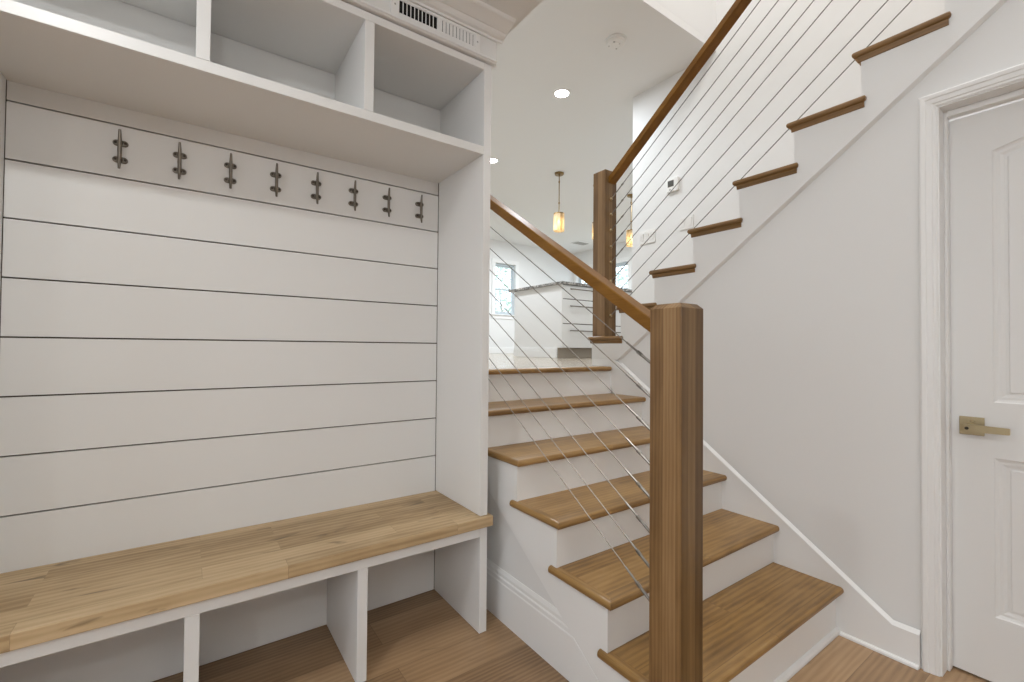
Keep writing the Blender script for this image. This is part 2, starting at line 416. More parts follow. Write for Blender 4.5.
# ----------------------------------------------------------------- windows
def win(n, place, label, h0, h1, w):
    """built in a local frame: u across (0..w), depth d into the wall (+), z. place(u,d) -> (x,y)"""
    p0 = place(w / 2, 0)
    t = thing(n, (p0[0], p0[1], h0), label, 'window', kind='structure')
    def bx(bm, u0, u1, d0, d1, z0, z1):
        a = place(u0, d0); c = place(u1, d1)
        box(bm, min(a[0], c[0]), max(a[0], c[0]), min(a[1], c[1]), max(a[1], c[1]), z0, z1, 0.003, 1)
    e = 0.002
    c = nbm()
    bx(c, -0.085, -e, -0.018, 0, h0 - 0.02, h1 + e); bx(c, w + e, w + 0.085, -0.018, 0, h0 - 0.02, h1 + e)
    bx(c, -0.095, w + 0.095, -0.022, 0, h1 + e, h1 + 0.09); bx(c, -0.085, w + 0.085, -0.016, 0, h0 - 0.10, h0 - 0.021)
    obj('window_casing', c, TRIM, t)
    c = nbm(); bx(c, -0.11, w + 0.11, -0.045, 0.0, h0 - 0.021, h0 - 0.001)
    obj('window_sill', c, TRIM, t)
    f = nbm()
    bx(f, e, 0.035, 0.05, 0.11, h0 + e, h1 - e); bx(f, w - 0.035, w - e, 0.05, 0.11, h0 + e, h1 - e)
    bx(f, 0.03, w - 0.03, 0.05, 0.11, h0 + e, h0 + 0.035); bx(f, 0.03, w - 0.03, 0.05, 0.11, h1 - 0.04, h1 - e)
    obj('window_frame', f, VINYL, t)
    zm = (h0 + h1) / 2
    for z0, z1, d in ((h0 + 0.03, zm + 0.02, 0.055), (zm - 0.02, h1 - 0.035, 0.08)):
        s = nbm()
        u0, u1 = 0.033, w - 0.033
        bx(s, u0, u0 + 0.03, d, d + 0.025, z0, z1); bx(s, u1 - 0.03, u1, d, d + 0.025, z0, z1)
        bx(s, u0 + 0.028, u1 - 0.028, d, d + 0.025, z0, z0 + 0.035); bx(s, u0 + 0.028, u1 - 0.028, d, d + 0.025, z1 - 0.035, z1)
        for i in (1, 2):
            uu = u0 + (u1 - u0) * i / 3
            bx(s, uu - 0.007, uu + 0.007, d + 0.005, d + 0.02, z0 + 0.03, z1 - 0.03)
        zz = (z0 + z1) / 2
        bx(s, u0 + 0.02, u1 - 0.02, d + 0.006, d + 0.019, zz - 0.007, zz + 0.007)
        so = obj('window_sash', s, VINYL, t)
        g = nbm(); bx(g, u0 + 0.025, u1 - 0.025, d + 0.0105, d + 0.0145, z0 + 0.025, z1 - 0.025)
        obj('window_pane', g, GLASS, so)
    return t
win('window_1', lambda u, d: (WX0 + u, 8.40 + d), 'narrow double-hung kitchen window left of the island', WZ0, WZ1, WX1 - WX0)
for i, (a, c) in enumerate(RW):
    win(f'window_{i + 2}', lambda u, d, c=c: (KX + d, c - u),
        ('kitchen window just right of the upper newel post', 'kitchen window just left of the upper newel post')[i], WZ0, WZ1 + 0.05, c - a)

# ----------------------------------------------------------------- outdoors
import random
def tree(x, y, h, r, seed, label):
    rnd = random.Random(seed)
    t = thing('tree', (x, y, -0.3), label, 'tree', 'trees outside the kitchen windows')
    k = nbm(); tube(k, (x, y, -0.3), (x, y, h * 0.6), 0.14, 10, 0.06)
    for i in range(5):
        a = i * 1.3; tube(k, (x, y, h * 0.35 + i * 0.2), (x + r * .6 * math.cos(a), y + r * .6 * math.sin(a), h * 0.6 + i * 0.25), 0.04, 6, 0.015)
    obj('trunk', k, BARK, t)
    c = nbm()
    for i in range(900):
        while True:
            p = Vector((rnd.uniform(-1, 1), rnd.uniform(-1, 1), rnd.uniform(-1, 1)))
            if 0.25 < p.length < 1: break
        p = Vector((x + p.x * r, y + p.y * r, h * 0.68 + p.z * h * 0.38))
        s = rnd.uniform(0.07, 0.13)
        q = Matrix.Rotation(rnd.uniform(0, 6.28), 3, 'Z') @ Matrix.Rotation(rnd.uniform(-1, 1), 3, 'X')
        c.faces.new([c.verts.new(p + q @ Vector(v)) for v in ((-s, 0, 0), (0, -s * .5, 0.01), (s, 0, 0), (0, s * .5, 0.01))])
    obj('foliage', c, LEAF, t)
tree(9.3, 13.6, 4.2, 1.5, 1, 'pale green tree outside the narrow kitchen window')
tree(12.2, 10.3, 4.4, 1.6, 2, 'green tree outside the window by the upper newel post')
b = nbm(); box(b, -2, 26, 8.6, 26, -0.4, -0.3)
g = obj('ground', b, GRASS); tag(g, 'lawn outside the kitchen windows', 'ground', kind='structure')

# ----------------------------------------------------------------- soffit, crown, ledge
b = nbm(); box(b, -0.53, 1.075, YF + 0.004, YB, 2.4262, HC - 0.001)
struct('wall_soffit', b, CAB, 'white soffit band above the cubbies, holding the air vent', 'wall')
b = nbm()   # crown: stepped cove, from soffit face out to the ceiling
prof = [(YF + 0.004, 2.533), (YF - 0.006, 2.533), (YF - 0.008, 2.541), (YF - 0.02, 2.543), (YF - 0.03, 2.549), (YF - 0.038, 2.556),
        (YF - 0.044, 2.556), (YF - 0.06, 2.561), (YF - 0.088, 2.57), (YF - 0.098, 2.572), (YF - 0.104, 2.577), (YF - 0.106, HC - 0.0005), (YF + 0.004, HC - 0.0005)]
prism(b, prof, 'X', -0.53, 1.10)
struct('trim_1', b, TRIM, 'white crown moulding between the soffit and the hall ceiling', 'moulding')
b = nbm()
prism(b, [(YF + 0.004, 2.4265), (YF - 0.012, 2.4265), (YF - 0.016, 2.429), (YF - 0.022, 2.430), (YF - 0.022, 2.438), (YF + 0.004, 2.442)], 'X', -0.53, 1.062)
struct('trim_2', b, TRIM, 'thin white ledge moulding under the soffit', 'moulding')

# ----------------------------------------------------------------- upper cubby unit
BV = 0.0012
t = thing('cubby_unit', (0.27, 1.86, 0.49), 'white built-in wall unit with open cubbies above the coat hooks', 'shelving')
for x0, x1 in ((-0.513, -0.478), (1.013, 1.049)):
    b = nbm(); box(b, x0, x1, YF, YB - 0.0005, 0.491, 2.42, BV, 1); obj('side_panel', b, CAB, t)
b = nbm(); box(b, -0.477, 1.0125, YF, YB - 0.0005, 2.025, 2.06, BV, 1); obj('shelf', b, CAB, t)
b = nbm(); box(b, -0.477, 1.0125, YF, YB - 0.0005, 2.39, 2.42, BV, 1); obj('top_panel', b, CAB, t)
b = nbm(); box(b, -0.4775, 1.0125, YB - 0.012, YB - 0.001, 2.061, 2.389); obj('back_panel', b, CAB, t)
for x0, x1 in ((0.004, 0.040), (0.504, 0.539)):
    b = nbm(); box(b, x0, x1, YF, YB - 0.013, 2.0605, 2.3895, BV, 1); obj('divider', b, CAB, t)

# ----------------------------------------------------------------- storage bench and its top
t = thing('storage_bench', (0.27, 1.86, 0.0), 'white open-fronted bench base with floor cubbies under the wooden seat', 'bench')
for x0, x1 in ((-0.513, -0.478), (1.013, 1.049)):
    b = nbm(); box(b, x0, x1, YF, YB - 0.0005, 0.001, 0.446, BV, 1); obj('side_panel', b, CAB, t)
for x0, x1 in ((0.004, 0.041), (0.505, 0.541)):
    b = nbm(); box(b, x0, x1, YF, YB - 0.0005, 0.001, 0.404, BV, 1); obj('divider', b, CAB, t)
b = nbm(); box(b, -0.4775, 1.0125, YF, YF + 0.02, 0.404, 0.446, BV, 1); obj('front_rail', b, CAB, t)
b = nbm(); box(b, -0.515, 1.066, YF - 0.020, YB - 0.0005, 0.447, 0.490, 0.003, 2)
s = obj('bench_seat', b, BENCHW); tag(s, 'light oak butcher-block seat slab on the white bench base', 'bench seat')

# ----------------------------------------------------------------- coat hooks (cleats)
HX = [-0.203, -0.037, 0.122, 0.280, 0.435, 0.592, 0.747, 0.909]
hz = 1.870
def make_hook(x):
    t = thing('coat_hook', (x, YB, hz), '', 'coat hook', 'cleat coat hooks on the shiplap board')
    yb = YB - 0.026
    b = nbm()
    n = 12; rings = []
    for i in range(n + 1):
        u = i / n * 2 - 1
        z = hz + u * 0.067
        r = 0.0062 - 0.0026 * abs(u) ** 2
        yy = yb - 0.006 * abs(u) ** 3
        rings.append([b.verts.new((x + r * math.cos(a), yy + r * math.sin(a), z)) for a in [k * math.pi / 5 for k in range(10)]])
    for p, q in zip(rings, rings[1:]):
        for k in range(10): b.faces.new((p[k], p[(k + 1) % 10], q[(k + 1) % 10], q[k]))
    b.faces.new(rings[0][::-1]); b.faces.new(rings[-1])
    bmesh.ops.recalc_face_normals(b, faces=b.faces)
    obj('bar', b, BRONZE, t, smooth=True)
    for s in (-1, 1):
        zc = hz + s * 0.029
        b = nbm()
        # flange: rounded ears left and right, domed, plus the foot to the bar
        prof = []
        for i in range(28):
            a = 2 * math.pi * i / 28
            cx = 0.012 if math.cos(a) >= 0 else -0.012
            prof.append((x + cx * 0.8 + 0.0115 * math.cos(a), zc + 0.0103 * math.sin(a)))
        prism(b, prof, 'Y', YB - 0.008, YB - 0.0003, lambda p, q: p.y < YB - 0.007 and q.y < YB - 0.007, 0.003, 2)
        tube(b, (x, YB - 0.006, zc), (x, yb + 0.002, zc), 0.0085, 12, 0.0062)
        f = obj('foot', b, BRONZE, t, smooth=True)
        for e in (-1, 1):
            b = nbm(); lathe(b, [(0.0042, 0.0), (0.0042, -0.0012), (0.003, -0.002), (0.0005, -0.0022)], (x + e * 0.0135, YB - 0.008, zc), 'Y', 12)
            obj('screw', b, BRONZED, f)
    return t
hook = make_hook(HX[0])
names = ['leftmost coat hook on the white shiplap', 'second coat hook from the left on the shiplap', 'third coat hook from the left on the shiplap',
         'fourth coat hook from the left on the shiplap', 'fourth coat hook from the right on the shiplap', 'third coat hook from the right on the shiplap',
         'second coat hook from the right on the shiplap', 'rightmost coat hook, nearest the tall side panel']
for i, x in enumerate(HX):
    o = hook if i == 0 else copy_tree(hook)
    o.location.x = x; o['label'] = 'bronze cleat, ' + names[i]

# ----------------------------------------------------------------- soffit air vent
t = thing('air_vent', (0.79, YF + 0.004, 2.447), 'white two-way air register in the soffit above the right cubby', 'air vent')
yv = YF + 0.0035
VX0, VX1, VZ0, VZ1 = 0.598, 0.988, 2.447, 2.531
b = nbm()
box(b, VX0, 0.632, yv - 0.006, yv, VZ0, VZ1, 0.002, 1); box(b, 0.964, VX1, yv - 0.006, yv, VZ0, VZ1, 0.002, 1)
box(b, 0.63, 0.966, yv - 0.006, yv, VZ0, 2.470, 0.002, 1); box(b, 0.63, 0.966, yv - 0.006, yv, 2.518, VZ1, 0.002, 1)
box(b, 0.789, 0.801, yv - 0.006, yv, 2.468, 2.52, 0.001, 1)
obj('face_plate', b, TRIM, t)
b = nbm(); box(b, 0.632, 0.964, yv - 0.0008, yv - 0.0002, 2.469, 2.519); obj('duct_opening', b, BLACK, t)
def louvre(bm, xc, ang, w):
    d = Vector((math.sin(ang), -math.cos(ang), 0)) * w
    n = Vector((math.cos(ang), math.sin(ang), 0)) * 0.0016
    y0 = yv - 0.001
    pts = [Vector((xc, y0, 0)) + n, Vector((xc, y0, 0)) - n, Vector((xc, y0, 0)) + d - n, Vector((xc, y0, 0)) + d + n]
    prism(bm, [(p.x, p.y) for p in pts], 'Z', 2.469, 2.519)
for i in range(1, 10):
    b = nbm(); louvre(b, 0.632 + 0.157 * i / 10, R(-24), 0.008); obj('louvre', b, TRIM, t)
for i in range(0, 11):
    b = nbm(); louvre(b, 0.800 + 0.157 * i / 10, R(62), 0.0121); obj('louvre', b, TRIM, t)
for x in (0.614, 0.976):
    b = nbm(); lathe(b, [(0.0035, 0), (0.0035, -0.001), (0.001, -0.002)], (x, yv - 0.006, 2.494), 'Y', 12); obj('screw', b, PLASTICG, t)

# ----------------------------------------------------------------- lower staircase
XL, XR = 1.122, 2.2695
stair = thing('staircase', (1.7, 0.80, 0.0), 'lower flight of oak treads and white risers beside the bench', 'stairs')
TH = 0.028
for k in range(1, 6):
    yf, yb, z = ly(k), ly(k + 1) + 0.028, tz(k)
    wr = 0.034; z0 = z - TH
    def pred(xl=XL, yf=yf):
        def f(p, q):
            if abs(p.z - q.z) > 1e-5: return abs(p.x - xl) < 1e-5 and abs(p.y - yf) < 1e-5 and abs(q.x - xl) < 1e-5 and False
            fr = abs(p.y - yf) < 1e-5 and abs(q.y - yf) < 1e-5
            lf = abs(p.x - xl) < 1e-5 and abs(q.x - xl) < 1e-5
            return fr or lf
        return f
    b = nbm()
    prism(b, [(XL, yf), (XR, yf), (XR, yb + 0.008), (XL + wr, yb + 0.008), (XL + wr, yf + wr)], 'Z', z0, z, pred(), 0.0125, 4)
    tr = obj('tread', b, TREADX, stair)
    b = nbm()
    prism(b, [(XL, yf), (XL + wr - 0.0006, yf + wr), (XL + wr - 0.0006, yb), (1.1385, yb), (1.1385, yb + 0.03), (XL, yb + 0.03)], 'Z', z0, z, pred(), 0.0125, 4)
    obj('return_nosing', b, TREADY, tr)
for k in range(1, 7):
    yf = ly(k) + 0.028
    b = nbm(); box(b, 1.1405, XR + 0.003, yf, yf + 0.016, tz(k - 1) + (0.0005 if k > 1 else 0.001), tz(k) - TH - 0.0005)
    obj('riser', b, TRIM, stair)
b = nbm()   # landing nosing
prism(b, [(XL, ly(6)), (2.248, ly(6)), (2.248, 2.1295), (XL, 2.1295)], 'Z', MF - TH, MF, lambda p, q: abs(p.z - q.z) < 1e-5 and abs(p.y - ly(6)) < 1e-5 and abs(q.y - ly(6)) < 1e-5, 0.0125, 4)
obj('landing_nosing', b, TREADX, stair)
# open stringer on the left, cut to the steps, with a sloping lower edge
b = nbm()
def lz(y): return 0.176 + 0.66 * (y - 1.218)
up = []
for k in range(1, 7):
    up += [(ly(k) + 0.0275, tz(k - 1) - TH - 0.001 if k > 1 else 0.001), (ly(k) + 0.0275, tz(k) - TH - 0.001)]
up += [(2.095, MF - TH - 0.001), (2.095, lz(2.095)), (0.955, 0.001)]
prism(b, up, 'X', 1.139, XS - 0.0003)
# small bead along the sloping lower edge
obj('stringer', b, TRIM, stair)
# wall skirt on the right with a rounded cap
b = nbm()
def sz(y): return 0.294 + 0.706 * (y - 0.824)
path = [(0.535, 0.137), (0.593, 0.137), (2.02, sz(2.02))]
prism(b, [(0.518, 0.001), (0.518, 0.125), (0.60, 0.125), (2.03, sz(2.03) - 0.016), (2.226, sz(2.03) - 0.016), (2.226, MF), (2.13, MF), (2.13, MF - 0.03), (2.0, 0.85), (0.80, 0.001)], 'X', 2.270, XW - 0.0003)
capp = [(0.0, 0.0), (0.016, 0.0), (0.016, 0.004), (0.011, 0.010), (0.005, 0.016), (0.0, 0.018)]
cap = []
for (y, z) in ((0.518, 0.123), (0.6, 0.123), (1.985, sz(1.985) - 0.018)):
    cap.append([b.verts.new((XW - 0.0003 - 0.0045 * (1 if d == 0.016 else 1) - d, y, z + h)) for d, h in capp])
for p, q in zip(cap, cap[1:]):
    for i in range(len(capp)): b.faces.new((p[i], p[(i + 1) % 6], q[(i + 1) % 6], q[i]))
b.faces.new(cap[0]); b.faces.new(cap[-1][::-1])
bmesh.ops.recalc_face_normals(b, faces=b.faces)
obj('wall_skirt', b, TRIM, stair)
b = nbm()
prism(b, [(ly(1) + 0.0275, 0.001), (ly(1) + 0.014, 0.001), (ly(1) + 0.014, 0.012), (ly(1) + 0.019, 0.021), (ly(1) + 0.0275, 0.025)], 'X', 1.139, 2.2695)
obj('shoe_moulding', b, TRIM, stair)

# baseboards
b = nbm()
bp = [(0.0, 0.001), (0.015, 0.001), (0.015, 0.165), (0.013, 0.170), (0.013, 0.185), (0.009, 0.190), (0.009, 0.203), (0.003, 0.218), (0.0, 0.218)]
rows = []
for (d, z) in bp:
    yend = (z - 0.176) / 0.66 + 1.218 + 0.002
    rows.append((b.verts.new((XS - 0.0003 - d, max(yend, 0.957), z)), b.verts.new((XS - 0.0003 - d, 2.07, z))))
for i in range(len(rows)):
    p, q = rows[i], rows[(i + 1) % len(rows)]
    b.faces.new((p[0], p[1], q[1], q[0]))
b.faces.new([r[0] for r in rows]); b.faces.new([r[1] for r in rows][::-1])
bmesh.ops.recalc_face_normals(b, faces=b.faces)
struct('baseboard_left', b, TRIM, 'tall white baseboard below the lower stair stringer', 'baseboard')
b = nbm()
prism(b, [(2.2695, 0.001), (2.256, 0.001), (2.257, 0.010), (2.262, 0.018), (2.2695, 0.021)], 'Y', 0.535, 0.795) if False else None
prism(b, [(2.2697, 0.0005), (2.258, 0.0005), (2.259, 0.008), (2.263, 0.013), (2.2697, 0.015)], 'Y', 0.520, 0.775)
struct('trim_3', b, TRIM, 'white shoe moulding on the floor left of the door', 'moulding')
b = nbm(); box(b, 1.062, XF + 3, 8.385, 8.3995, MF + 0.0005, MF + 0.13, 0.003, 1)
struct('baseboard_back', b, TRIM, 'white baseboard on the far kitchen wall', 'baseboard')

# ----------------------------------------------------------------- upper staircase
us = thing('staircase', (2.83, 2.25, MF), 'upper flight of oak treads climbing above the white wall with the door', 'stairs')
UXL, UXR = 2.258, XF - 0.001
NK = 12
for k in range(1, NK + 1):
    yf, z = uy(k), uz(k); yb = uy(k + 1) - 0.0275
    b = nbm(); wr = 0.034
    def pred(p, q, yf=yf):
        if abs(p.z - q.z) > 1e-5: return False
        return (abs(p.y - yf) < 1e-5 and abs(q.y - yf) < 1e-5) or (abs(p.x - UXL) < 1e-5 and abs(q.x - UXL) < 1e-5)
    prism(b, [(UXL, yf), (UXR, yf), (UXR, yb - 0.008), (UXL + wr, yb - 0.008), (UXL + wr, yf - wr)], 'Z', z - TH, z, pred, 0.0125, 4)
    tr = obj('tread', b, TREADX, us)
    b = nbm()
    prism(b, [(UXL, yf), (UXL + wr - 0.0006, yf - wr), (UXL + wr - 0.0006, yb), (2.2705, yb), (2.2705, yb - 0.02), (UXL, yb - 0.02)], 'Z', z - TH, z,
          lambda p, q, yf=yf, ye=yb - 0.02: pred(p, q) or (abs(p.z - q.z) < 1e-5 and abs(p.y - ye) < 1e-5 and abs(q.y - ye) < 1e-5), 0.0125, 4)
    obj('return_nosing', b, UTREADY, tr)
    b = nbm()   # cove moulding tucked under the nosing
    prism(b, [(2.2715, z - TH - 0.0005), (UXL + 0.004, z - TH - 0.0005), (UXL + 0.006, z - TH - 0.006), (2.268, z - TH - 0.019), (2.2715, z - TH - 0.021)], 'Y', yf - 0.018, yb - 0.013)
    obj('cove_moulding', b, UTREADY, tr)
    b = nbm(); box(b, 2.2725, UXR, yf - 0.044, yf - 0.028, uz(k - 1) + 0.0005, z - TH - 0.0005, 0.001, 1)
    obj('riser', b, TRIM, us)
b = nbm()   # open stringer plate, proud of the wall, with a tapered lower edge
def ulz(y): return 1.125 + 0.749 * (2.023 - y)
up = [(uy(1) - 0.0285, MF + 0.0005)]
for k in range(1, NK + 1):
    up += [(uy(k) - 0.0285, uz(k - 1) + (0.0005 if k == 1 else -TH - 0.0005)), (uy(k) - 0.0285, uz(k) - TH - 0.0005)]
up = up[1:]
ye = -0.9
prism(b, up + [(ye, uz(NK) - TH - 0.0005), (ye, ulz(ye)), (2.0155, 1.1305), (uy(1) - 0.0285, 1.1305)], 'X', 2.272, XW - 0.0003)
obj('stringer', b, WALL, us)
b = nbm()
q0, q1 = (1.99, ulz(1.99)), (ye, ulz(ye))
L = [[b.verts.new((x, y, z + dz)) for x, dz in ((2.2722, 0.0), (2.2725, -0.0008), (2.288, -0.0125), (XW - 0.0003, -0.0125), (XW - 0.0003, -0.0008))] for y, z in (q0, q1)]
for i in range(5): b.faces.new((L[0][i], L[0][(i + 1) % 5], L[1][(i + 1) % 5], L[1][i]))
b.faces.new(L[0]); b.faces.new(L[1][::-1]); bmesh.ops.recalc_face_normals(b, faces=b.faces)
obj('edge_moulding', b, WALL, us)

# ----------------------------------------------------------------- railings
def newel(parent, cx, cy, w, z0, z1, m, chz=0.014, chi=0.013):
    b = nbm(); h = w / 2
    box(b, cx - h, cx + h, cy - h, cy + h, z0, z1 - chz)
    # chamfered top
    t = bmesh.new()
    lo = [t.verts.new((cx + sx * h, cy + sy * h, z1 - chz)) for sx, sy in ((-1, -1), (1, -1), (1, 1), (-1, 1))]
    hi = [t.verts.new((cx + sx * (h - chi), cy + sy * (h - chi), z1)) for sx, sy in ((-1, -1), (1, -1), (1, 1), (-1, 1))]
    for i in range(4): t.faces.new((lo[i], lo[(i + 1) % 4], hi[(i + 1) % 4], hi[i]))
    t.faces.new(hi); t.faces.new(lo[::-1]); bmesh.ops.recalc_face_normals(t, faces=t.faces)
    merge(b, t); bmesh.ops.remove_doubles(b, verts=b.verts, dist=1e-5)
    ins = [f for f in b.faces if abs(f.normal.z) > 0.9 and abs(f.calc_center_median().z - (z1 - chz)) < 1e-4]
    bmesh.ops.delete(b, geom=ins, context='FACES_ONLY')
    es = [e for e in b.edges if abs(e.verts[0].co.z - e.verts[1].co.z) > 0.5]
    bmesh.ops.bevel(b, geom=es, offset=0.0025, segments=2, affect='EDGES', profile=0.5)
    b.normal_update()
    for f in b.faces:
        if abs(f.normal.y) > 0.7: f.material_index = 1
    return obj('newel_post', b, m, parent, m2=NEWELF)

def rail_bar(bm, p, q, x0, x1, hz_, bev):
    """rectangular bar whose ends are cut plumb; p,q=(y,ztop)"""
    t = bmesh.new()
    v = []
    for y, z in (p, q):
        v.append([t.verts.new(c) for c in ((x0, y, z), (x1, y, z), (x1, y, z - hz_), (x0, y, z - hz_))])
    for i in range(4): t.faces.new((v[0][i], v[0][(i + 1) % 4], v[1][(i + 1) % 4], v[1][i]))
    t.faces.new(v[0]); t.faces.new(v[1][::-1]); bmesh.ops.recalc_face_normals(t, faces=t.faces)
    es = [e for e in t.edges if abs(e.verts[0].co.y - e.verts[1].co.y) > 0.3]
    bmesh.ops.bevel(t, geom=es, offset=bev, segments=3, affect='EDGES', profile=0.5)
    merge(bm, t)

lr = thing('stair_railing', (1.152, 0.80, 0.201), 'oak newel, sloping handrail and steel cables along the lower stairs', 'railing')
NW = 0.1055; NY = 0.80
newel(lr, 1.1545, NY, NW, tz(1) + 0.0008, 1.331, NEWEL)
b = nbm()
def lrz(y): return 1.294 + 0.661 * (y - 0.867)
rail_bar(b, (NY + NW / 2, lrz(NY + NW / 2)), (2.075, lrz(2.075)), 1.122, 1.181, 0.046, 0.005)
obj('handrail', b, RAILW, lr)
cz = [1.1605, 1.0575, 0.9565, 0.852, 0.751, 0.647, 0.541, 0.4415]
for z in cz:
    s = 0.668; y0 = NY + NW / 2
    za = z + s * (y0 - 0.89)
    f = lambda y: (1.152, y, za + s * (y - y0))
    b = nbm(); tube(b, f(y0), f(2.068), 0.0019, 8)
    c = obj('cable', b, STEELL, lr, smooth=True)
    b = nbm(); tube(b, f(y0), f(y0 + 0.075), 0.0046, 10); tube(b, f(y0 + 0.070), f(y0 + 0.085), 0.0062, 6); tube(b, f(y0 + 0.085), f(y0 + 0.13), 0.0034, 8)
    obj('tensioner', b, STEELD, c)

ur = thing('stair_railing', (2.36, 2.204, uz(1)), 'oak newel, rising handrail and steel cables along the upper stairs', 'railing')
UNX, UNY, UW = 2.357, 2.210, 0.113
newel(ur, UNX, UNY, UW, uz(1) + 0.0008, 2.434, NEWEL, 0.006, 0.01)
b = nbm()
UFY = UNY - UW / 2
def urz(y): return 2.386 + 0.752 * (UFY - y)
rail_bar(b, (UFY, urz(UFY)), (-0.62, urz(-0.62)), UNX - 0.024, UNX + 0.045, 0.045, 0.004)
obj('handrail', b, RAILW, ur)
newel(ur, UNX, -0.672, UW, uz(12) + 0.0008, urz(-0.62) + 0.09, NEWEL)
cables = [(2.2305, .7562), (2.1227, .7448), (2.0144, .7396), (1.898, .752), (1.7921, .7551), (1.662, .7450), (1.5371, .7400), (1.427, .7430)]
for z, s in cables:
    f = lambda y: (UNX, y, z + s * (UFY - y))
    b = nbm(); tube(b, f(UFY), f(-0.62), 0.0023, 8)
    c = obj('cable', b, STEEL, ur, smooth=True)
    b = nbm(); tube(b, f(UFY - 0.01), f(UFY - 0.10), 0.0036, 10); tube(b, f(UFY - 0.095), f(UFY - 0.108), 0.0058, 6)
    obj('tensioner', b, STEELD, c); b = nbm()
    lathe(b, [(0.0115, 0.0), (0.0115, -0.004), (0.009, -0.009), (0.004, -0.012)], (UNX, UFY - 0.0002, z + 0.003), 'Y', 14)
    obj('cable_stop', b, BRASS, c, smooth=True)

# ----------------------------------------------------------------- door
d = thing('door_1', (XW, 0.05, 0.0), 'white two-panel door with brass lever at the right edge', 'door', kind='structure')
XD = 2.385
LY0, LY1, LZ0, LZ1 = DY0 + 0.016, 0.4530, 0.010, 2.090
b = nbm()
PY0, PY1 = LY0 + 0.121, LY1 - 0.118
pz = [(0.245, 0.817), (1.018, 1.938)]
def loop_rect(z0, z1, arch):
    pts = [(PY1, z0), (PY0, z0), (PY0, z1)]
    if arch:
        for i in range(1, 12):
            u = i / 12
            pts.append((PY0 + (PY1 - PY0) * u, z1 + 0.055 * math.sin(math.pi * u)))
    pts.append((PY1, z1))
    return pts
T = 0.035
box(b, XD, XD + T, LY0, PY0, LZ0, LZ1); box(b, XD, XD + T, PY1, LY1, LZ0, LZ1)
box(b, XD, XD + T, PY0, PY1, LZ0, pz[0][0]); box(b, XD, XD + T, PY0, PY1, pz[0][1], pz[1][0])
arc = loop_rect(pz[1][0], pz[1][1], True)
prism(b, [(PY0, LZ1), (PY1, LZ1)] + arc[:1:-1], 'X', XD, XD + T)
def inset(pts, dd):
    cy = (PY0 + PY1) / 2; out = []
    n = len(pts)
    for i in range(n):
        p0, p1, p2 = Vector(pts[i - 1]), Vector(pts[i]), Vector(pts[(i + 1) % n])
        e1 = (p1 - p0).normalized(); e2 = (p2 - p1).normalized()
        n1 = Vector((e1.y, -e1.x)); n2 = Vector((e2.y, -e2.x))
        m = (n1 + n2); m = m / max(0.3, m.dot(n1))
        out.append(p1 + m * dd)
    return out
for (z0, z1), arch in zip(pz, (False, True)):
    lp = loop_rect(z0, z1, arch)
    cy = sum(p[0] for p in lp) / len(lp); czn = (z0 + z1) / 2
    test = inset(lp, 0.01)
    sg = 1 if abs(test[0][0] - cy) < abs(lp[0][0] - cy) else -1
    steps = [(0.0, 0.0), (0.004, 0.004), (0.012, 0.0075), (0.020, 0.0075), (0.030, 0.011), (0.034, 0.011)]
    rings = []
    for dd, dep in steps:
        rings.append([b.verts.new((XD + dep, p[0], p[1])) for p in inset(lp, sg * dd)])
    for p, q in zip(rings, rings[1:]):
        n = len(p)
        for i in range(n): b.faces.new((p[i], p[(i + 1) % n], q[(i + 1) % n], q[i]))
    inner = inset(lp, sg * 0.034)
    b.faces.new(rings[-1])
bmesh.ops.recalc_face_normals(b, faces=b.faces)
leaf = obj('door_leaf', b, DOORP, d)
# planked fields with beads: strips standing a little proud of the recess
b = nbm()
for (z0, z1), arch in zip(pz, (False, True)):
    ys = [PY1 - 0.036]
    while ys[-1] - 0.0 > PY0 + 0.036 + 0.05: ys.append(ys[-1] - 0.0985)
    for i in range(len(ys) - 1):
        y1, y0 = ys[i] - 0.003, max(ys[i + 1] + 0.003, PY0 + 0.036)
        def top(y):
            if not arch: return z1 - 0.036
            u = (y - PY0) / (PY1 - PY0); return z1 + 0.055 * max(0.0, math.sin(math.pi * u)) - 0.042
        prism(b, [(y0, z0 + 0.036), (y1, z0 + 0.036), (y1, top(y1)), (y0, top(y0))], 'X', XD + 0.0065, XD + 0.0108,
              lambda p, q: p.x < XD + 0.007 and q.x < XD + 0.007, 0.003, 2)
obj('door_panel', b, DOORP, leaf)
# jamb and stop
b = nbm()
JX0, JX1 = XW - 0.004, XW + 0.135
YJ, ZJ, YK = 0.4575, 2.119, DY0 + 0.0125
box(b, JX0, JX1, YJ, DY1 - 0.0002, 0.001, DZ - 0.0002); box(b, JX0, JX1, DY0 + 0.0002, YK, 0.001, DZ - 0.0002)
box(b, JX0, JX1, YK, YJ, ZJ, DZ - 0.0002)
SX0, SX1 = XD - 0.038, XD - 0.002
box(b, SX0, SX1, YJ - 0.0095, YJ, 0.001, ZJ, 0.002, 1); box(b, SX0, SX1, YK, YK + 0.0095, 0.001, ZJ, 0.002, 1)
box(b, SX0, SX1, YK + 0.009, YJ - 0.009, 2.0965, ZJ, 0.002, 1)
obj('door_jamb', b, TRIM, d)
b = nbm()
CW = 0.78
prof = [(-0.002, 0.0), (-0.002, 0.009), (0.003, 0.0115), (0.012, 0.0115), (0.016, 0.0145), (0.036, 0.0155), (0.040, 0.0185), (0.056, 0.0195), (0.058, 0.011), (0.066, 0.009), (0.066, 0.0)]
rows = []
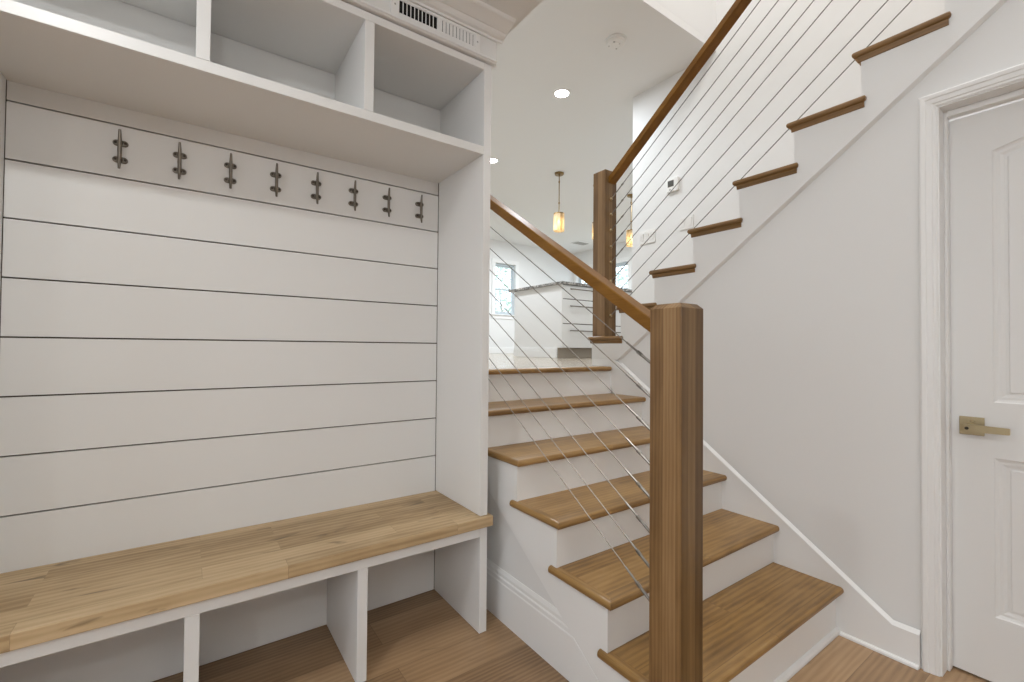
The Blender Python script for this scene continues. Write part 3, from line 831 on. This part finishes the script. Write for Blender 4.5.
for dd, pr in prof:
    dd = (dd + 0.002) * CW
    x = XW - 0.0003 - pr
    rows.append([b.verts.new(c) for c in ((x, YJ + 0.005 + dd, 0.001), (x, YJ + 0.005 + dd, ZJ + 0.005 + dd), (x, YK - 0.005 - dd, ZJ + 0.005 + dd), (x, YK - 0.005 - dd, 0.001))])
n = len(rows)
for i in range(n):
    p, q = rows[i], rows[(i + 1) % n]
    for j in range(3): b.faces.new((p[j], p[j + 1], q[j + 1], q[j]))
b.faces.new([r[0] for r in rows]); b.faces.new([r[3] for r in rows][::-1])
bmesh.ops.recalc_face_normals(b, faces=b.faces)
obj('door_casing', b, TRIM, d)
# lever handle
hy, hzc = 0.391, 0.926
b = nbm(); box(b, XD - 0.009, XD - 0.0002, hy - 0.0335, hy + 0.0335, hzc - 0.0335, hzc + 0.0335, 0.002, 2)
h = obj('door_handle', b, BRASS, d)
b = nbm()
lathe(b, [(0.0135, 0.0), (0.0135, -0.03), (0.012, -0.038)], (XD - 0.008, hy + 0.008, hzc - 0.004), 'X', 20)
arm = []
for i, (y, hh, x) in enumerate(((hy + 0.022, 0.010, 0.044), (hy + 0.014, 0.0135, 0.046), (hy - 0.02, 0.0135, 0.047), (hy - 0.06, 0.0125, 0.047), (hy - 0.098, 0.0115, 0.046), (hy - 0.102, 0.0105, 0.045))):
    zc = hzc - 0.004 - 0.000 * i
    arm.append([b.verts.new(c) for c in ((XD - x - 0.005, y, zc - hh), (XD - x - 0.005, y, zc + hh), (XD - x + 0.005, y, zc + hh), (XD - x + 0.005, y, zc - hh))])
for p, q in zip(arm, arm[1:]):
    for i in range(4): b.faces.new((p[i], p[(i + 1) % 4], q[(i + 1) % 4], q[i]))
b.faces.new(arm[0]); b.faces.new(arm[-1][::-1]); bmesh.ops.recalc_face_normals(b, faces=b.faces)
obj('lever', b, BRASS, h)
b = nbm(); lathe(b, [(0.0055, 0.0), (0.0055, -0.003), (0.0045, -0.0045)], (XD - 0.0515, hy + 0.006, hzc - 0.005), 'X', 14); obj('keyhole', b, BRONZED, h)
b = nbm(); lathe(b, [(0.006, 0.0), (0.006, -0.004), (0.004, -0.007)], (XD - 0.009, hy - 0.003, hzc + 0.018), 'X', 14); obj('lock_button', b, BRASS, h)
b = nbm(); box(b, XD + 0.004, XD + 0.02, LY1 + 0.0002, LY1 + 0.0038, hzc - 0.028, hzc + 0.028); obj('strike_plate', b, BRONZED, d)

# ----------------------------------------------------------------- wall fittings
def wallplate(name, y0, y1, z0, z1, n, label, cat, wide=True):
    t = thing(name, (XF, (y0 + y1) / 2, z0), label, cat)
    b = nbm(); box(b, XF - 0.007, XF - 0.0003, y0, y1, z0, z1, 0.003, 2); p = obj('plate', b, PLASTIC, t)
    w = (y1 - y0) / n
    for i in range(n):
        c = y0 + w * (i + 0.5)
        b = nbm(); zm = (z0 + z1) / 2
        prism(b, [(XF - 0.0068, zm - 0.033), (XF - 0.0085, zm - 0.033), (XF - 0.010, zm), (XF - 0.014, zm + 0.033), (XF - 0.0068, zm + 0.033)], 'Y', c - 0.0165, c + 0.0165)
        obj('rocker', b, PLASTIC, t)
    return t
wallplate('light_switch', 2.575, 2.745, 2.165, 2.288, 3, 'white three-gang rocker switch plate near the upper newel', 'light switch')
wallplate('light_switch', 2.195, 2.325, 2.213, 2.325, 2, 'white two-gang rocker switch plate half behind an upper tread', 'light switch')
t = thing('thermostat', (XF, 2.39, 2.563), 'small white thermostat with grey screen behind the upper cables', 'thermostat')
b = nbm(); box(b, XF - 0.022, XF - 0.0003, 2.330, 2.448, 2.563, 2.678, 0.006, 2); obj('body', b, PLASTIC, t)
b = nbm(); box(b, XF - 0.0232, XF - 0.0215, 2.373, 2.432, 2.608, 2.662, 0.0005, 1); obj('screen', b, SCREEN, t)
b = nbm(); box(b, XF - 0.0236, XF - 0.0215, 2.40, 2.42, 2.578, 2.590, 0.001, 1); obj('button', b, PLASTICG, t)

# ----------------------------------------------------------------- ceiling fittings
def downlight(x, y, z, label):
    t = thing('recessed_light', (x, y, z), label, 'ceiling light', 'round recessed ceiling lights')
    b = nbm(); lathe(b, [(0.062, -0.002), (0.064, -0.006), (0.083, -0.004), (0.086, -0.0005), (0.062, -0.0003)], (x, y, z), 'Z', 32, closed=False)
    obj('trim_ring', b, TRIM, t, smooth=True)
    b = nbm(); lathe(b, [(0.0625, -0.0004), (0.0625, -0.003), (0.05, -0.0042)], (x, y, z), 'Z', 32); obj('lens', b, LENS, t)
    return t
dl = downlight(2.805, 3.175, MC, 'glowing round downlight in the kitchen ceiling above the handrails')
o = copy_tree(dl); o.location = (3.11, 4.84, MC); o['label'] = 'far downlight half hidden beside the white side panel'

t = thing('smoke_detector', (2.648, 2.383, MC - 0.035), 'round white smoke detector on the ceiling near its edge', 'smoke detector')
c = (2.652, 2.383, MC)
b = nbm(); lathe(b, [(0.081, -0.0004), (0.081, -0.010), (0.077, -0.013), (0.03, -0.013)], c, 'Z', 36); obj('base', b, PLASTIC, t, smooth=True)
b = nbm(); lathe(b, [(0.072, -0.0125), (0.070, -0.028), (0.062, -0.035), (0.042, -0.035), (0.040, -0.033), (0.034, -0.033), (0.032, -0.037), (0.004, -0.038)], c, 'Z', 36); cv = obj('cover', b, PLASTIC, t, smooth=True)
for a, rr, s in ((3.6, 0.040, 0.009), (0.6, 0.048, 0.006), (5.2, 0.030, 0.005), (2.2, 0.05, 0.005)):
    b = nbm(); lathe(b, [(s, -0.030), (s, -0.0375), (s * .5, -0.0385)], (c[0] + rr * math.cos(a), c[1] + rr * math.sin(a), c[2]), 'Z', 12); obj('sensor_hole', b, PLASTICG, cv)

t = thing('ceiling_vent', (7.18, 7.45, MC - 0.012), 'flat grey vent grille in the far kitchen ceiling', 'air vent')
b = nbm()
vx, vy, vw, vd = 7.18, 7.45, 0.20, 0.13
box(b, vx - vw, vx + vw, vy - vd, vy - vd + 0.025, MC - 0.01, MC - 0.0004); box(b, vx - vw, vx + vw, vy + vd - 0.025, vy + vd, MC - 0.01, MC - 0.0004)
box(b, vx - vw, vx - vw + 0.025, vy - vd + 0.025, vy + vd - 0.025, MC - 0.01, MC - 0.0004); box(b, vx + vw - 0.025, vx + vw, vy - vd + 0.025, vy + vd - 0.025, MC - 0.01, MC - 0.0004)
obj('frame', b, TRIM, t)
b = nbm(); box(b, vx - vw + 0.025, vx + vw - 0.025, vy - vd + 0.025, vy + vd - 0.025, MC - 0.003, MC - 0.0004); obj('duct_opening', b, PLASTICG, t)
b = nbm()
for i in range(7):
    y = vy - vd + 0.04 + i * (2 * vd - 0.08) / 6
    prism(b, [(y - 0.008, MC - 0.003), (y - 0.006, MC - 0.003), (y + 0.006, MC - 0.011), (y + 0.004, MC - 0.011)], 'X', vx - vw + 0.025, vx + vw - 0.025)
obj('slat', b, PLASTICG, t)

def pendant(x, y, label):
    t = thing('pendant_light', (x, y, MC - 0.8), label, 'pendant light', 'amber glass pendants over the island')
    c = (x, y, MC)
    b = nbm(); lathe(b, [(0.062, -0.0004), (0.062, -0.018), (0.056, -0.026), (0.012, -0.028), (0.012, -0.045)], c, 'Z', 28); obj('canopy', b, BRASSD, t, smooth=True)
    b = nbm(); tube(b, (x, y, MC - 0.04), (x, y, MC - 0.555), 0.0065, 10)
    for zz in (0.11, 0.40, 0.53): tube(b, (x, y, MC - zz), (x, y, MC - zz - 0.022), 0.011, 10)
    obj('stem', b, BRASSD, t)
    b = nbm(); lathe(b, [(0.010, -0.545), (0.074, -0.552), (0.074, -0.566), (0.070, -0.566), (0.022, -0.566), (0.018, -0.62), (0.015, -0.64)], c, 'Z', 28); obj('shade_holder', b, BRASSD, t, smooth=True)
    b = nbm(); lathe(b, [(0.073, -0.563), (0.073, -0.792), (0.0700, -0.792), (0.0700, -0.563)], c, 'Z', 32, closed=False); obj('shade', b, SHADE, t, smooth=True)
    b = nbm(); lathe(b, [(0.012, -0.63), (0.024, -0.665), (0.031, -0.70), (0.026, -0.73), (0.010, -0.748)], c, 'Z', 18); obj('bulb', b, BULB, t, smooth=True)
    return t
pd = pendant(4.07, 4.65, 'amber pendant light fully visible above the lower handrail')
for x, lab in ((4.805, 'amber pendant light mostly hidden behind the upper newel post'), (5.545, 'amber pendant light seen through cables right of the upper newel')):
    o = copy_tree(pd); o.location.x = x; o['label'] = lab

# ----------------------------------------------------------------- kitchen island
IX0, IX1, IY0, IY1 = 3.63, 6.2, 4.085, 5.05
isl = thing('kitchen_island', (4.9, 4.5, MF), 'white kitchen island with drawers and bar handles behind the stairs', 'kitchen island')
b = nbm()
box(b, IX0, IX1, IY0 + 0.02, IY1, MF + 0.125, 1.974, 0.001, 1); box(b, IX0 + 0.002, IX1 - 0.002, IY0 + 0.075, IY1 - 0.002, MF + 0.001, MF + 0.126)
obj('body', b, CAB, isl)
b = nbm()
for zz in (1.503, 1.801): box(b, IX0 + 0.019, IX1 - 0.003, IY0 + 0.014, IY0 + 0.0199, zz - 0.0048, zz + 0.0048)  # dark strips stand in for shade between the drawers
obj('drawer_gap_shade', b, GROOVE, isl)
b = nbm(); box(b, IX0, IX0 + 0.018, IY0, IY0 + 0.02, MF + 0.125, 1.974); obj('corner_stile', b, CAB, isl)
b = nbm(); box(b, IX0 + 0.003, IX1 - 0.01, IY0 + 0.068, IY0 + 0.0745, MF + 0.001, MF + 0.124); obj('toe_kick', b, KICK, isl)
b = nbm(); box(b, IX0 - 0.014, IX0 - 0.0002, IY0 + 0.076, IY1, MF + 0.001, MF + 0.085, 0.002, 1); box(b, IX0 - 0.010, IX0 - 0.0002, IY0 + 0.076, IY1, MF + 0.085, MF + 0.125, 0.004, 2)
obj('base_trim', b, TRIM, isl)
for x0, x1 in ((IX0 + 0.02, 4.262), (4.266, 4.90), (4.904, 5.54), (5.544, IX1 - 0.003)):
    for z0, z1 in ((1.212, 1.498), (1.508, 1.796), (1.806, 1.962)):
        b = nbm(); box(b, x0, x1, IY0, IY0 + 0.0195, z0, z1, 0.002, 1)
        dr = obj('drawer', b, CAB, isl)
        b = nbm(); hz0 = z1 - 0.075 if z1 < 1.9 else z1 - 0.03
        hz0 = {1.498: 1.418, 1.796: 1.716, 1.962: 1.922}[z1]
        hx0, hx1 = x0 + 0.09, x1 - 0.09
        box(b, hx0, hx1, IY0 - 0.036, IY0 - 0.026, hz0 - 0.006, hz0 + 0.006, 0.001, 1)
        for hx in (hx0 + 0.04, hx1 - 0.04): box(b, hx - 0.005, hx + 0.005, IY0 - 0.027, IY0 - 0.0002, hz0 - 0.005, hz0 + 0.005)
        obj('drawer_handle', b, BRONZE, dr)
b = nbm(); box(b, 3.605, 6.23, 4.06, 5.17, 1.9745, 2.006, 0.004, 2)
o = obj('countertop', b, GRANITE); tag(o, 'speckled grey granite slab on the white kitchen island', 'countertop')

# ----------------------------------------------------------------- light
def area(name, loc, size, power, col=(1, 0.95, 0.88), rot=(0, 0, 0), shape='DISK', spread=180):
    l = bpy.data.lights.new(name, 'AREA'); l.shape = shape; l.size = size; l.energy = power; l.color = col; l.spread = R(spread)
    o = bpy.data.objects.new(name, l); COL.objects.link(o); o.location = loc; o.rotation_euler = [R(a) for a in rot]
    return o
NEUT = (0.975, 1, 1.0); KIT = (0.91, 0.99, 1.06)
area('hall_key_and_fill', (-0.45, 0.80, HC - 0.02), 0.12, 11, NEUT)
area('hall_key_and_fill', (-1.5, -1.7, HC - 0.02), 0.13, 15, NEUT)  # added rear fill, unseen, to bounce light into the hall
area('hall_key_and_fill', (0.6, -1.9, HC - 0.02), 0.13, 9, NEUT)  # second added rear fill, also unseen
l = bpy.data.lights.new('hall_fill_point', 'POINT'); l.energy = 20; l.color = NEUT; l.shadow_soft_size = 0.1  # unseen fill, added to brighten the cubbies and soffit
o = bpy.data.objects.new('hall_fill_point', l); COL.objects.link(o); o.location = (-0.30, -1.0, 2.44)
area('kitchen_downlight_and_fill', (2.805, 3.175, MC - 0.02), 0.13, 16, KIT)
area('kitchen_downlight_and_fill', (3.11, 4.84, MC - 0.02), 0.13, 49, KIT)
area('kitchen_downlight_and_fill', (5.6, 6.6, MC - 0.02), 0.13, 56, KIT)  # extra kitchen fill, added without a fixture
area('kitchen_downlight_and_fill', (6.2, 4.4, MC - 0.02), 0.13, 54, KIT)  # further added kitchen fill, hidden from view
area('stairwell_ceiling_lamp', (1.85, 0.3, 6.15), 0.9, 76, (1, 0.985, 0.965))
for x in (4.07, 4.805, 5.545):
    l = bpy.data.lights.new('pendant_lamp', 'POINT'); l.energy = 0.2; l.color = (1, 0.85, 0.62); l.shadow_soft_size = 0.03
    o = bpy.data.objects.new('pendant_lamp', l); COL.objects.link(o); o.location = (x, 4.65, MC - 0.77)
l = bpy.data.lights.new('closet_gap_fill', 'POINT'); l.energy = 14; l.shadow_soft_size = 0.05  # unseen lamp added so the gap over the door shows bright
o = bpy.data.objects.new('closet_gap_fill', l); COL.objects.link(o); o.location = (2.9, 0.1, 1.3)

w = bpy.data.worlds.new('daylight'); S.world = w; w.use_nodes = True
bg = w.node_tree.nodes['Background']; bg.inputs[0].default_value = (0.90, 0.97, 1.05, 1); bg.inputs[1].default_value = 3.1

# ----------------------------------------------------------------- camera
cd = bpy.data.cameras.new('camera'); co = bpy.data.objects.new('camera', cd); COL.objects.link(co)
cd.sensor_width = 36; cd.lens = 16.0; cd.clip_start = 0.02
yaw, pit, rol = R(35.41), R(0.91), R(0.49)
F = Vector((math.sin(yaw) * math.cos(pit), math.cos(yaw) * math.cos(pit), math.sin(pit)))
Rt = Vector((math.cos(yaw), -math.sin(yaw), 0)); U = Rt.cross(F)
R2 = Rt * math.cos(rol) + U * math.sin(rol); U2 = U * math.cos(rol) - Rt * math.sin(rol)
M = Matrix((R2, U2, -F)).transposed().to_4x4(); M.translation = (0, 0, 1.2)
co.matrix_world = M
S.camera = co
S.view_settings.view_transform = 'Standard'; S.view_settings.look = 'None'
S.view_settings.gamma = 1.0; S.view_settings.exposure = 0.05; S.view_settings.use_curve_mapping = False
S.cycles.max_bounces = 10; S.cycles.diffuse_bounces = 6
S.cycles.use_denoising = True
S.cycles.sample_clamp_indirect = 6.0
